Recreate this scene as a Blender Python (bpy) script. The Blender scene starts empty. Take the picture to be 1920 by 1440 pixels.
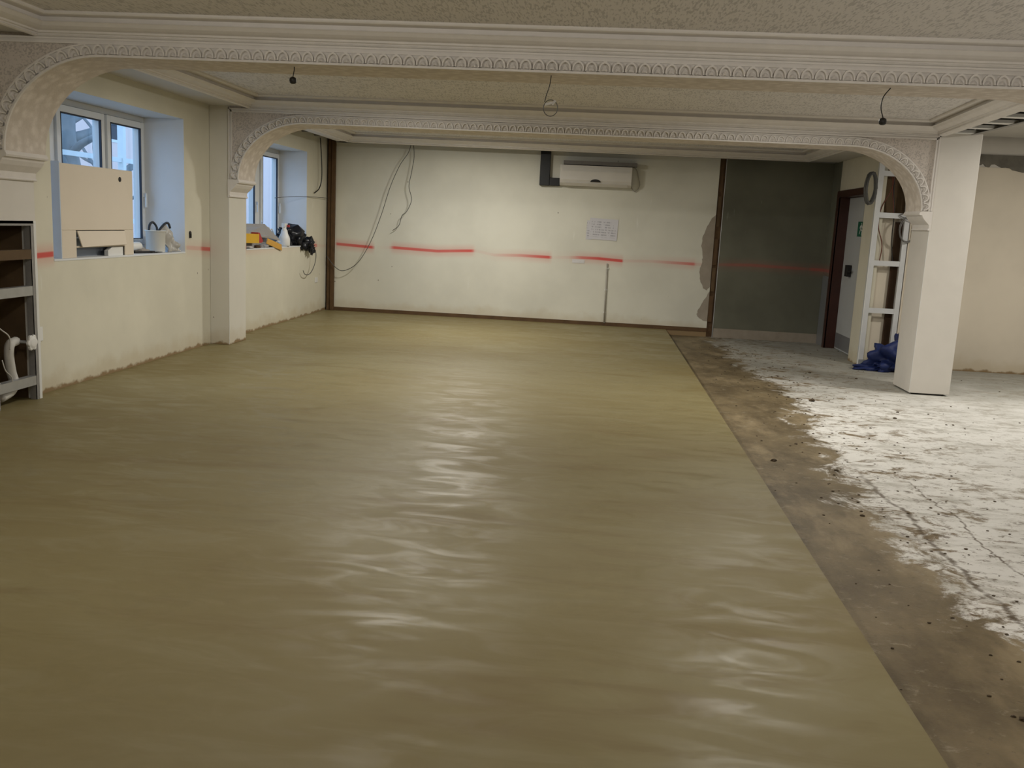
import bpy, bmesh, math, random
from mathutils import Vector, Matrix
random.seed(7)
sc = bpy.context.scene
COL = sc.collection
PI = math.pi

# ------------------------------------------------------------------ camera
def set_camera():
    f, yaw, pit, rol = 1731.3, .08508, .17217, .04913
    cy, sy, cp, sp = math.cos(yaw), math.sin(yaw), math.cos(pit), math.sin(pit)
    fwd = Vector((-sy*cp, cy*cp, -sp)); r = Vector((cy, sy, 0)); d = fwd.cross(r)
    cr, sr = math.cos(rol), math.sin(rol)
    right = cr*r - sr*d; down = sr*r + cr*d
    cam = bpy.data.cameras.new('camera'); o = bpy.data.objects.new('camera', cam); COL.objects.link(o)
    m = Matrix((right, -down, -fwd)).transposed().to_4x4(); m.translation = (0, 0, 1.5)
    o.matrix_world = m
    cam.sensor_width = 36; cam.lens = f*36/1920; cam.clip_start = .05; cam.clip_end = 200
    sc.camera = o
set_camera()

# ------------------------------------------------------------------ world, lamps, exposure
w = bpy.data.worlds.new('world'); sc.world = w; w.use_nodes = True
bg = w.node_tree.nodes['Background']
bg.inputs['Color'].default_value = (.42, .66, 1.0, 1); bg.inputs['Strength'].default_value = 2.1
sc.view_settings.view_transform = 'Standard'; sc.view_settings.look = 'None'
sc.view_settings.gamma = 1; sc.view_settings.use_curve_mapping = False
sc.view_settings.exposure = 0.06
sc.cycles.max_bounces = 5; sc.cycles.diffuse_bounces = 3; sc.cycles.glossy_bounces = 2; sc.cycles.transmission_bounces = 2; sc.cycles.transparent_max_bounces = 6
def lamp(x, y, z, power, size=.34, col=(1, .96, .875)):
    l = bpy.data.lights.new('unseen_ceiling_lamp', 'AREA'); l.shape = 'DISK'; l.size = size; l.energy = power; l.color = col
    l.spread = PI
    o = bpy.data.objects.new('unseen_ceiling_lamp', l); COL.objects.link(o); o.location = (x, y, z)
for x, y, p in ((-1.9, 8.2, 47), (1.6, 8.2, 47), (-1.75, 12.2, 72)):
    lamp(x, y, 2.69, p)
for x, y, p in ((5.2, 9.4, 62), (5.4, 4.0, 42)):  # unseen lamps added as fill for the right-hand zone
    lamp(x, y, 2.79, p)
for x, y, p in ((-1.8, 3.4, 40), (1.5, 3.4, 40), (-.2, -.8, 30)):      # unseen fill lights added to brighten near ceiling and beam
    l = bpy.data.lights.new('fill_light', 'POINT'); l.energy = p; l.color = (1, .95, .86); l.shadow_soft_size = .09
    o = bpy.data.objects.new('fill_light', l); COL.objects.link(o); o.location = (x, y, 2.5)

# ------------------------------------------------------------------ node helpers and materials
def new_mat(name):
    m = bpy.data.materials.new(name); m.use_nodes = True
    nt = m.node_tree; b = nt.nodes['Principled BSDF']
    return m, nt, b
def nd(nt, typ, **kw):
    n = nt.nodes.new(typ)
    for k, v in kw.items():
        if hasattr(n, k) and not k[0].isupper(): setattr(n, k, v)
    return n
def lk(nt, a, b): nt.links.new(a, b)
def setin(nt, n, i, v):
    s = n.inputs[i]
    if hasattr(v, 'is_output'): nt.links.new(v, s)
    elif isinstance(v, (tuple, list)) and len(v) == 3 and s.type == 'RGBA': s.default_value = (*v, 1)
    else: s.default_value = v
def math_(nt, op, a, b=0., c=None, clamp=False):
    n = nt.nodes.new('ShaderNodeMath'); n.operation = op; n.use_clamp = clamp
    setin(nt, n, 0, a); setin(nt, n, 1, b)
    if c is not None: setin(nt, n, 2, c)
    return n.outputs[0]
def smooth(nt, v, lo, hi, a=0., b=1.):
    n = nt.nodes.new('ShaderNodeMapRange'); n.interpolation_type = 'SMOOTHSTEP'
    for i, x in enumerate((v, lo, hi, a, b)): setin(nt, n, i, x)
    return n.outputs[0]
def mixc(nt, f, a, b, mode='MIX'):
    n = nt.nodes.new('ShaderNodeMix'); n.data_type = 'RGBA'; n.blend_type = mode
    setin(nt, n, 0, f); setin(nt, n, 6, a); setin(nt, n, 7, b)
    return n.outputs[2]
def ramp(nt, v, stops):
    n = nt.nodes.new('ShaderNodeValToRGB'); e = n.color_ramp.elements
    while len(e) < len(stops): e.new(.5)
    for s, (p, c) in zip(e, stops):
        s.position = p; s.color = (c, c, c, 1) if not isinstance(c, tuple) else (*c, 1)
    setin(nt, n, 0, v); return n.outputs[0]
def coords(nt, kind='geo'):
    if kind == 'geo': return nt.nodes.new('ShaderNodeNewGeometry').outputs['Position']
    return nt.nodes.new('ShaderNodeTexCoord').outputs['Object']
def mapping(nt, vec, scale=(1, 1, 1), rot=(0, 0, 0), loc=(0, 0, 0)):
    n = nt.nodes.new('ShaderNodeMapping'); lk(nt, vec, n.inputs[0])
    n.inputs['Scale'].default_value = scale; n.inputs['Rotation'].default_value = rot; n.inputs['Location'].default_value = loc
    return n.outputs[0]
def noise(nt, vec, scale, detail=4., rough=.55, dist=0.):
    n = nt.nodes.new('ShaderNodeTexNoise'); lk(nt, vec, n.inputs['Vector'])
    n.inputs['Scale'].default_value = scale; n.inputs['Detail'].default_value = detail
    n.inputs['Roughness'].default_value = rough; n.inputs['Distortion'].default_value = dist
    return n.outputs['Fac']
def voro(nt, vec, scale, feature='F1', out='Distance'):
    n = nt.nodes.new('ShaderNodeTexVoronoi'); n.feature = feature; lk(nt, vec, n.inputs['Vector'])
    n.inputs['Scale'].default_value = scale; return n.outputs[out]
def bump(nt, b, h, strength=.3, dist=.01):
    n = nt.nodes.new('ShaderNodeBump'); n.inputs['Strength'].default_value = strength; n.inputs['Distance'].default_value = dist
    lk(nt, h, n.inputs['Height']); lk(nt, n.outputs[0], b.inputs['Normal'])
def sepxyz(nt, v):
    n = nt.nodes.new('ShaderNodeSeparateXYZ'); lk(nt, v, n.inputs[0]); return n.outputs

def plain(name, c, rough=.6, var=.12, scale=8., metal=0., bmp=.0, spec=.4, obj=False):
    m, nt, b = new_mat(name)
    v = coords(nt, 'obj' if obj else 'geo')
    n = noise(nt, v, scale)
    c2 = tuple(max(0, x*(1-var*2)) for x in c); c1 = tuple(min(1, x*(1+var)) for x in c)
    setin(nt, b, 'Base Color', mixc(nt, n, c2, c1))
    b.inputs['Roughness'].default_value = rough; b.inputs['Metallic'].default_value = metal
    b.inputs['Specular IOR Level'].default_value = spec
    if bmp: bump(nt, b, noise(nt, v, scale*6), bmp, .004)
    return m

RED = (.62, .045, .04)
def red_mask(nt, u, z, u0, u1, intens, centre):
    """sprayed datum line: intens / centre are lists of (u, value)"""
    t = math_(nt, 'DIVIDE', math_(nt, 'SUBTRACT', u, u0), u1-u0, clamp=True)
    I = ramp(nt, t, [((a-u0)/(u1-u0), v) for a, v in intens])
    zc = math_(nt, 'MULTIPLY_ADD', ramp(nt, t, [((a-u0)/(u1-u0), (v-.9)/.3) for a, v in centre]), .3, .9)
    dz = math_(nt, 'ABSOLUTE', math_(nt, 'SUBTRACT', z, zc))
    core = math_(nt, 'MULTIPLY', smooth(nt, dz, .012, .036, 1, 0), I)
    halo = math_(nt, 'MULTIPLY', smooth(nt, dz, .01, .13, .30, 0), I)
    return math_(nt, 'MAXIMUM', math_(nt, 'MULTIPLY', core, .9), halo, clamp=True)

def wall_mat(name, base, axis, red=None, base_z=0., dirty=True, var=.06):
    m, nt, b = new_mat(name)
    p = coords(nt); s = sepxyz(nt, p)
    n1 = noise(nt, p, 1.1, 4); n2 = noise(nt, mapping(nt, p, (1, 1, .15)), 14, 3)
    c = mixc(nt, smooth(nt, n1, .3, .7), tuple(x*(1-var) for x in base), tuple(min(1, x*(1+var)) for x in base))
    # filler scrapes, stretched vertically
    sc_ = math_(nt, 'MULTIPLY', smooth(nt, n2, .66, .74), smooth(nt, noise(nt, p, 1.7), .5, .66))
    c = mixc(nt, math_(nt, 'MULTIPLY', sc_, .45), c, (.80, .79, .72))
    # screw heads
    vd = voro(nt, mapping(nt, p, (1, 1, .8)), 3.1)
    c = mixc(nt, math_(nt, 'MULTIPLY', smooth(nt, vd, .022, .034, 1, 0), .7), c, (.16, .13, .10))
    if dirty:
        edge = math_(nt, 'MULTIPLY_ADD', noise(nt, p, 9, 5), .11, base_z-.038)
        d = smooth(nt, math_(nt, 'SUBTRACT', s[2], edge), -.008, .022, 1, 0)
        c = mixc(nt, d, c, (.17, .095, .045))
        e2 = smooth(nt, math_(nt, 'SUBTRACT', s[2], math_(nt, 'MULTIPLY_ADD', noise(nt, p, 4, 5), .34, base_z-.08)), -.05, .12, .35, 0)
        c = mixc(nt, e2, c, (.46, .36, .20))
    if red:
        u = s[0] if axis == 'x' else s[1]
        c = mixc(nt, red_mask(nt, u, s[2], *red), c, RED)
    setin(nt, b, 'Base Color', c); b.inputs['Roughness'].default_value = .72; b.inputs['Specular IOR Level'].default_value = .25
    bump(nt, b, noise(nt, p, 60, 3), .06, .003)
    return m

CREAM = (.68, .65, .535)
M = {}
M['wall_left'] = wall_mat('plasterboard_left', CREAM, 'y',
    (6, 14.4, [(6.6, 0), (6.64, 1), (7.0, 1), (7.02, 0), (9.36, 0), (9.4, .34), (9.72, .36), (9.78, .85), (9.98, .9), (13.44, 0), (13.5, .75), (13.9, .75), (13.95, .15), (14.4, .1)],
     [(6.0, 1.055), (7.0, 1.085), (9.4, 1.085), (9.98, 1.055), (13.5, 1.04), (14.2, 1.01)]))
M['wall_back'] = wall_mat('plasterboard_back', (.68, .665, .575), 'x',
    (-4.28, 3.5, [(-4.14, 0), (-4.10, .9), (-3.53, 1), (-3.50, 0), (-3.26, .1), (-3.2, .95), (-2.3, .9), (-1.95, 1), (-1.90, .12), (-1.7, .14), (-1.25, .55), (-.95, .9), (-.74, 1), (-.70, .08), (-.45, .2), (-.25, .8), (.02, 1), (.37, 1), (.40, .18), (.8, .22), (1.1, .5), (1.46, .85), (1.50, .25), (1.75, .22)],
     [(-4.2, 1.05), (-3.5, 1.02), (-3.2, 1.035), (-2.5, 1.015), (-2.1, 1.04), (-1.9, 1.05), (-1.6, 1.0), (-1.2, 1.015), (-.72, 1.01), (-.3, 1.03), (0., 1.03), (.38, 1.012), (.8, 1.03), (1.5, 1.02)]))
M['green'] = wall_mat('moisture_board', (.155, .155, .118), 'x',
    (1.7, 3.5, [(1.8, .15), (2.0, .3), (2.4, .38), (3.0, .3), (3.17, .2), (3.22, .42), (3.4, .42)], [(1.8, 1.03), (2.3, 1.05), (3.4, 1.03)]), -.08, False, .16)
M['wall_right'] = wall_mat('plasterboard_right', (.68, .61, .50), 'x', None, -.08)
M['cream_return'] = wall_mat('cream_return', (.66, .62, .50), 'y', None, -.08)
M['pier'] = wall_mat('pier_board', (.70, .675, .60), 'y', None, 0., True, .04)
M['reveal'] = plain('reveal_paint', (.74, .76, .78), .6, .04, 3)
M['plaster'] = plain('moulded_plaster', (.76, .72, .68), .65, .06, 10, bmp=.1)
M['plaster_white'] = plain('column_board', (.70, .665, .61), .6, .04, 5)
M['plaster_flat'] = plain('flat_plaster', (.62, .60, .56), .7, .06, 3)

def mk_soffit():
    m, nt, b = new_mat('ornamental_soffit'); p = coords(nt)
    v = voro(nt, mapping(nt, p, (1, 1, 1)), 16, 'SMOOTH_F1'); n = noise(nt, p, 30, 4, .6, 1.5)
    h = math_(nt, 'ADD', v, math_(nt, 'MULTIPLY', n, .6))
    setin(nt, b, 'Base Color', mixc(nt, smooth(nt, h, .4, .9), (.76, .69, .62), (.62, .55, .48)))
    b.inputs['Roughness'].default_value = .7; bump(nt, b, h, .5, .012); return m
M['soffit'] = mk_soffit()
def mk_artex(name, c):
    m, nt, b = new_mat(name); p = coords(nt)
    n = noise(nt, mapping(nt, p, (1, .17, 1)), 78, 2, .6, .3); v = noise(nt, p, 9, 3, .6)
    h = math_(nt, 'MULTIPLY_ADD', v, .35, n)
    bump_shade = smooth(nt, h, .675, .79)  # dark flecks: shading of the stipple bumps painted into the colour
    setin(nt, b, 'Base Color', mixc(nt, math_(nt, 'MULTIPLY', bump_shade, .7), c, tuple(x*.6 for x in c)))
    b.inputs['Roughness'].default_value = .75; bump(nt, b, n, .25, .006); return m
M['artex'] = mk_artex('stippled_ceiling', (.745, .715, .695))
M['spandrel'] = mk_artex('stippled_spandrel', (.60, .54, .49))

def mk_screed():
    m, nt, b = new_mat('fresh_screed'); p = coords(nt)
    big = noise(nt, mapping(nt, p, (.5, .8, 1), (0, 0, .3)), .9, 3, .5, .8)
    streak = noise(nt, mapping(nt, p, (.7, 2.6, 1), (0, 0, -.22)), 1.1, 4, .6, 1.6)
    arcs = noise(nt, mapping(nt, p, (1.0, 2.4, 1), (0, 0, .5)), 2.4, 4, .6, 1.1)
    c = mixc(nt, smooth(nt, big, .30, .70), (.198, .157, .065), (.232, .195, .095))
    c = mixc(nt, math_(nt, 'MULTIPLY', smooth(nt, streak, .50, .75), .5), c, (.262, .228, .132))
    c = mixc(nt, math_(nt, 'MULTIPLY', smooth(nt, streak, .48, .28), .5), c, (.168, .118, .044))
    setin(nt, b, 'Base Color', c)
    r = math_(nt, 'MULTIPLY_ADD', smooth(nt, arcs, .38, .70), -.22, .62)
    r = math_(nt, 'MULTIPLY_ADD', smooth(nt, big, .4, .62), -.05, r)
    setin(nt, b, 'Roughness', r); b.inputs['Specular IOR Level'].default_value = .36
    h = math_(nt, 'ADD', arcs, math_(nt, 'MULTIPLY', noise(nt, p, 120, 2), .10))
    bump(nt, b, h, .009, .006)
    return m
M['screed'] = mk_screed()

def mk_old_floor():
    m, nt, b = new_mat('old_dusty_concrete'); p = coords(nt); s = sepxyz(nt, p)
    t = math_(nt, 'DIVIDE', s[1], 16., clamp=True)
    # damp brown strip beside the screed; its ragged far edge as X over Y
    e = ramp(nt, t, [(0, .9), (2.6/16, .66), (3.4/16, .47), (4.2/16, .43), (5.6/16, .41), (6.6/16, .45), (8/16, .50), (9.7/16, .56), (11/16, .52), (13.8/16, .46), (15/16, .5)])
    edge = math_(nt, 'MULTIPLY', e, 2.0)                                # metres past X=.8
    x = math_(nt, 'SUBTRACT', s[0], .80)
    n = noise(nt, mapping(nt, p, (1, .75, 1)), 2.6, 8, .72, .6)
    nf = noise(nt, mapping(nt, p, (.8, 1.1, 1)), 13., 5, .75, .3)
    dist = math_(nt, 'SUBTRACT', x, edge)
    rag = math_(nt, 'ADD', dist, math_(nt, 'MULTIPLY', math_(nt, 'SUBTRACT', n, .5), 1.5))
    rag = math_(nt, 'MULTIPLY_ADD', math_(nt, 'SUBTRACT', nf, .5), .45, rag)
    white = smooth(nt, rag, -.02, .16)
    n2 = noise(nt, mapping(nt, p, (1.6, 1, 1)), 2.0, 6, .65)
    brown = mixc(nt, smooth(nt, n2, .3, .7), (.105, .078, .042), (.205, .158, .088))
    brown = mixc(nt, math_(nt, 'MULTIPLY', smooth(nt, noise(nt, mapping(nt, p, (1.5, .7, 1)), 1.3, 5, .65), .50, .66), .75), brown, (.30, .235, .14))
    brown = mixc(nt, math_(nt, 'MULTIPLY', smooth(nt, nf, .55, .72), .6), brown, (.33, .29, .21))
    brown = mixc(nt, math_(nt, 'MULTIPLY', smooth(nt, nf, .40, .30), .5), brown, (.06, .045, .026))
    # dust: whitest in the middle, greyer towards the far end
    far = math_(nt, 'MULTIPLY_ADD', math_(nt, 'SUBTRACT', noise(nt, p, .9, 4), .5), 5., s[1])
    dust = mixc(nt, smooth(nt, far, 8.4, 11.4), (.76, .745, .71), (.34, .33, .29))
    n4 = noise(nt, mapping(nt, p, (.5, 1.2, 1)), 4., 7, .74)
    dust = mixc(nt, math_(nt, 'MULTIPLY', smooth(nt, n4, .47, .66), .75), dust, (.42, .40, .35))
    near = smooth(nt, dist, .2, 2.0, 1., .33)
    patch = math_(nt, 'MULTIPLY', smooth(nt, noise(nt, mapping(nt, p, (.8, 1.2, 1)), 5.5, 8, .76, .5), .505, .62), near)
    dust = mixc(nt, patch, dust, (.20, .15, .088))
    dust = mixc(nt, math_(nt, 'MULTIPLY', math_(nt, 'MULTIPLY', smooth(nt, nf, .545, .64), near), .8), dust, (.12, .085, .05))
    c = mixc(nt, white, brown, dust)
    for off, wdt in ((1.10, .011), (1.38, .005)):
        cx = math_(nt, 'ADD', x, math_(nt, 'MULTIPLY', math_(nt, 'SUBTRACT', noise(nt, mapping(nt, p, (.1, 1, 1)), 1.6, 6, .7), .5), .30))
        ck = smooth(nt, math_(nt, 'ABSOLUTE', math_(nt, 'SUBTRACT', cx, off)), wdt*.4, wdt*2.2, 1, 0)
        ck = math_(nt, 'MULTIPLY', ck, smooth(nt, s[1], 5.6, 7.0, .8, 0))
        ck = math_(nt, 'MULTIPLY', ck, smooth(nt, nf, .38, .52, .35, 1.))
        c = mixc(nt, ck, c, (.10, .07, .04))
    setin(nt, b, 'Base Color', c)
    setin(nt, b, 'Roughness', math_(nt, 'MULTIPLY_ADD', white, .3, .55)); b.inputs['Specular IOR Level'].default_value = .3
    bump(nt, b, math_(nt, 'ADD', nf, math_(nt, 'MULTIPLY', n, 1.2)), .35, .02)
    return m
M['old_floor'] = mk_old_floor()

M['metal'] = plain('galvanised_steel', (.55, .56, .57), .42, .12, 12, .65)
M['metal_dull'] = plain('dusty_galvanised_track', (.34, .33, .32), .55, .15, 14, .3)
M['white_steel'] = plain('pale_steel_stud', (.66, .67, .68), .45, .06, 10, .15)
M['timber'] = plain('stained_timber', (.12, .066, .028), .75, .28, 9, bmp=.2)
M['brown_board'] = plain('brown_backing', (.13, .082, .04), .85, .3, 4, bmp=.2)
M['torn'] = plain('torn_board_paper', (.36, .31, .25), .85, .14, 8)
M['door_brown'] = plain('dark_red_stained_wood', (.055, .017, .011), .4, .2, 10)
M['dark'] = plain('near_black', (.012, .011, .011), .6, .2, 10)
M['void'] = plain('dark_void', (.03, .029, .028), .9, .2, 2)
M['void_brown'] = plain('dark_wood_void', (.06, .032, .016), .9, .25, 3)
M['door_grey'] = plain('grey_door_paint', (.50, .51, .51), .45, .04, 4)
M['kick'] = plain('kick_plate', (.33, .34, .36), .35, .06, 6, .5)
M['exit_green'] = plain('exit_sign_green', (.01, .13, .075), .4, .05, 6)
M['white'] = plain('white_plastic', (.78, .78, .76), .4, .03, 6)
M['upvc'] = plain('white_upvc', (.74, .75, .74), .35, .03, 5)
M['gasket'] = plain('dark_gasket', (.03, .035, .05), .6, .1, 20)
M['black_trunk'] = plain('black_trunking', (.008, .009, .010), .45, .2, 10)
M['ac'] = plain('aged_white_plastic', (.66, .63, .58), .45, .04, 6)
M['ac_dark'] = plain('grille_shadow', (.17, .16, .15), .6, .1, 12)
M['cable_grey'] = plain('grey_cable', (.10, .10, .095), .55, .1, 20)
M['cable_black'] = plain('black_cable', (.014, .013, .012), .5, .1, 20)
M['cable_white'] = plain('white_cable', (.62, .60, .56), .5, .1, 20)
M['cable_pale'] = plain('pale_cable', (.42, .39, .33), .5, .1, 20)
M['cable_brown'] = plain('brown_cable', (.16, .045, .022), .5, .1, 20)
M['clear'] = plain('clear_plastic_ring', (.55, .53, .50), .2, .05, 20)
M['foam'] = plain('white_lagging', (.62, .60, .56), .6, .08, 12, bmp=.15)
M['casing'] = plain('beige_casing', (.74, .655, .54), .5, .03, 3)
M['casing_in'] = plain('casing_inside', (.30, .34, .40), .6, .08, 5)
M['bucket'] = plain('white_bucket', (.76, .76, .72), .4, .05, 6)
M['sheet'] = plain('crumpled_plastic_sheet', (.50, .48, .44), .3, .14, 6, bmp=.3)
M['strap'] = plain('dark_strap', (.03, .035, .045), .6, .1, 12)
M['yellow'] = plain('yellow_card', (.72, .42, .02), .5, .06, 10)
M['orange'] = plain('orange_yellow_card', (.66, .36, .06), .55, .1, 10)
M['redcard'] = plain('red_card', (.42, .03, .03), .5, .08, 10)
M['grey_card'] = plain('grey_card', (.36, .33, .30), .7, .08, 8)
M['bag'] = plain('black_bin_bag', (.012, .014, .022), .28, .3, 14, bmp=.4)
M['blue'] = plain('blue_sack', (.010, .022, .11), .55, .2, 9, bmp=.4)
M['rubble'] = plain('brown_rubble', (.11, .08, .05), .9, .3, 12)
def mk_paper():
    m, nt, b = new_mat('printed_notice'); p = coords(nt, 'obj'); s = sepxyz(nt, p)
    rows = math_(nt, 'FRACT', math_(nt, 'MULTIPLY', s[2], 26.))
    ink = math_(nt, 'MULTIPLY', smooth(nt, rows, .45, .55), smooth(nt, noise(nt, mapping(nt, p, (40, 1, 6)), 1., 2), .47, .53))
    inside = math_(nt, 'MULTIPLY', smooth(nt, math_(nt, 'ABSOLUTE', s[0]), .17, .20, 1, 0), smooth(nt, math_(nt, 'ABSOLUTE', s[2]), .11, .13, 1, 0))
    setin(nt, b, 'Base Color', mixc(nt, math_(nt, 'MULTIPLY', math_(nt, 'MULTIPLY', ink, inside), .5), (.60, .59, .62), (.16, .16, .19)))
    b.inputs['Roughness'].default_value = .35; return m
M['paper'] = mk_paper()
def mk_glass():
    m, nt, b = new_mat('window_glass')
    b.inputs['Base Color'].default_value = (.92, .96, 1, 1); b.inputs['Roughness'].default_value = .02
    b.inputs['Transmission Weight'].default_value = 1; b.inputs['IOR'].default_value = 1.45
    t = nt.nodes.new('ShaderNodeBsdfTransparent'); t.inputs[0].default_value = (.94, .97, 1, 1)
    g = nt.nodes.new('ShaderNodeBsdfGlossy'); g.inputs['Roughness'].default_value = .03
    mx = nt.nodes.new('ShaderNodeMixShader'); mx.inputs[0].default_value = .07
    lk(nt, t.outputs[0], mx.inputs[1]); lk(nt, g.outputs[0], mx.inputs[2])
    lk(nt, mx.outputs[0], nt.nodes['Material Output'].inputs[0]); return m
M['glass'] = mk_glass()
def mk_brick():
    m, nt, b = new_mat('pink_brick'); p = coords(nt)
    mp = mapping(nt, p, (1, 1, 1), (PI/2, 0, PI/2))
    k = nt.nodes.new('ShaderNodeTexBrick'); lk(nt, mp, k.inputs['Vector']); k.inputs['Scale'].default_value = 4.
    k.inputs['Color1'].default_value = (.80, .38, .31, 1); k.inputs['Color2'].default_value = (.72, .33, .27, 1); k.inputs['Mortar'].default_value = (.8, .62, .56, 1)
    setin(nt, b, 'Base Color', k.outputs['Color']); b.inputs['Roughness'].default_value = .85; return m
M['brick'] = mk_brick()
M['bark'] = plain('tree_bark', (.26, .27, .27), .9, .2, 8, bmp=.4)
M['rail'] = plain('pale_rail', (.75, .78, .78), .5, .05, 5)
M['ground'] = plain('pale_paving', (.45, .45, .43), .9, .1, 2)
M['roof_tile'] = plain('slate_roof', (.20, .22, .25), .8, .15, 4)

# ------------------------------------------------------------------ mesh helpers
def box(bm, x0, x1, y0, y1, z0, z1):
    v = [bm.verts.new((x, y, z)) for x in (x0, x1) for y in (y0, y1) for z in (z0, z1)]
    fs = []
    for q in ((0, 1, 3, 2), (4, 6, 7, 5), (0, 4, 5, 1), (2, 3, 7, 6), (0, 2, 6, 4), (1, 5, 7, 3)):
        fs.append(bm.faces.new([v[i] for i in q]))
    return fs
def obox(bm, c, ax, ay, az, sx, sy, sz):
    """box with own axes, full sizes"""
    c, ax, ay, az = Vector(c), Vector(ax).normalized(), Vector(ay).normalized(), Vector(az).normalized()
    v = [bm.verts.new(c + ax*sx*i/2 + ay*sy*j/2 + az*sz*k/2) for i in (-1, 1) for j in (-1, 1) for k in (-1, 1)]
    for q in ((0, 1, 3, 2), (4, 6, 7, 5), (0, 4, 5, 1), (2, 3, 7, 6), (0, 2, 6, 4), (1, 5, 7, 3)):
        bm.faces.new([v[i] for i in q])
def prism(bm, pts, d):
    """closed outline pts (3d) extruded by vector d"""
    d = Vector(d); a = [bm.verts.new(p) for p in pts]; b = [bm.verts.new(Vector(p)+d) for p in pts]; n = len(pts)
    bm.faces.new(a); bm.faces.new(b[::-1])
    for i in range(n): bm.faces.new((a[i], b[i], b[(i+1) % n], a[(i+1) % n]))
def catmull(pts, n=6):
    P = [Vector(p) for p in pts]; out = []
    for i in range(len(P)-1):
        p0, p1, p2, p3 = P[max(0, i-1)], P[i], P[i+1], P[min(len(P)-1, i+2)]
        for k in range(n):
            t = k/n
            out.append(.5*((2*p1)+(p2-p0)*t+(2*p0-5*p1+4*p2-p3)*t*t+(3*p1-p0-3*p2+p3)*t**3))
    out.append(P[-1]); return out
def tube(bm, pts, r, seg=6, closed=False):
    P = [Vector(p) for p in pts]; rings = []; n = len(P); up = None
    for i, p in enumerate(P):
        if closed: t = (P[(i+1) % n]-P[i-1])
        else: t = P[min(n-1, i+1)]-P[max(0, i-1)]
        t = t.normalized() if t.length > 1e-9 else Vector((0, 0, 1))
        if up is None: up = t.orthogonal().normalized()
        up = (up - t*up.dot(t)); up = up.normalized() if up.length > 1e-6 else t.orthogonal().normalized()
        s = t.cross(up); rr = r[i] if isinstance(r, (list, tuple)) else r
        rings.append([bm.verts.new(p + (up*math.cos(2*PI*k/seg)+s*math.sin(2*PI*k/seg))*rr) for k in range(seg)])
    m = n if closed else n-1
    for i in range(m):
        a, b = rings[i], rings[(i+1) % n]
        for k in range(seg): bm.faces.new((a[k], a[(k+1) % seg], b[(k+1) % seg], b[k]))
    if not closed: bm.faces.new(rings[0][::-1]); bm.faces.new(rings[-1])
def lathe(bm, c, prof, seg=24, cap=True, axis='z'):
    rings = []
    for r, h in prof:
        ring = []
        for k in range(seg):
            a = 2*PI*k/seg; q = (r*math.cos(a), r*math.sin(a), h)
            if axis == 'y': q = (q[0], q[2], q[1])
            if axis == 'x': q = (q[2], q[0], q[1])
            ring.append(bm.verts.new(Vector(c)+Vector(q)))
        rings.append(ring)
    for a, b in zip(rings, rings[1:]):
        for k in range(seg): bm.faces.new((a[k], a[(k+1) % seg], b[(k+1) % seg], b[k]))
    if cap: bm.faces.new(rings[0]); bm.faces.new(rings[-1])
def blob(bm, c, r, sub=3, jitter=.2, seed=0, squash=None, hi=11):
    rnd = random.Random(seed); g = bmesh.ops.create_icosphere(bm, subdivisions=sub, radius=1.)
    fr = [(Vector((rnd.uniform(-1, 1), rnd.uniform(-1, 1), rnd.uniform(-1, 1)))*rnd.uniform(2, hi), rnd.uniform(0, 6)) for _ in range(12)]
    for v in g['verts']:
        n = v.co.normalized(); k = 1+jitter*sum(math.sin(n.dot(f)+ph) for f, ph in fr)/4
        p = Vector((n.x*r[0], n.y*r[1], n.z*r[2]))*k
        if squash: p = squash(p)
        v.co = Vector(c)+p
def link(name, bm, mat, parent=None, smooth_=False, bevel=0.):
    bmesh.ops.recalc_face_normals(bm, faces=bm.faces[:])
    me = bpy.data.meshes.new(name); bm.to_mesh(me); bm.free()
    mats = mat if isinstance(mat, list) else [mat]
    for x in mats: me.materials.append(M[x])
    if smooth_:
        for p in me.polygons: p.use_smooth = True
    o = bpy.data.objects.new(name, me); COL.objects.link(o)
    if parent is not None:
        o.parent = parent; o.matrix_parent_inverse = parent.matrix_basis.inverted()
    if bevel:
        b = o.modifiers.new('bevel', 'BEVEL'); b.width = bevel; b.segments = 2; b.limit_method = 'ANGLE'
    return o
def mk(name, mat, fn, parent=None, smooth_=False, bevel=0.):
    bm = bmesh.new(); fn(bm); return link(name, bm, mat, parent, smooth_, bevel)
def tag(o, label=None, cat=None, group=None, kind=None):
    if label: o['label'] = label
    if cat: o['category'] = cat
    if group: o['group'] = group
    if kind: o['kind'] = kind
    return o
def thing(name, label, cat, loc, group=None):
    o = bpy.data.objects.new(name, None); o.empty_display_size = .1; COL.objects.link(o); o.location = loc
    return tag(o, label, cat, group)
def struct(name, mat, fn, label=None, parent=None, **k):
    o = mk(name, mat, fn, parent, **k)
    if parent is None: tag(o, label, None, None, 'structure')
    return o

# ------------------------------------------------------------------ measures
XL, YW = -4.28, 14.40
YA0, YA1 = 6.16, 6.63
YB0, YB1 = 9.98, 10.47
ZF = -.08                  # old floor, below the fresh screed
ZT, ZC = 2.60, 2.715       # beam top / coffer ceiling

# ------------------------------------------------------------------ floors
struct('floor', 'screed', lambda b: box(b, -4.75, 1.112, -4, YW+.05, -.12, 0), 'freshly laid smooth olive brown screed with straight right edge')
struct('floor_right', 'old_floor', lambda b: box(b, 1.1125, 9.4, -4, 16, -.2, ZF), 'old concrete floor with brown damp strip and white dust')

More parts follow.
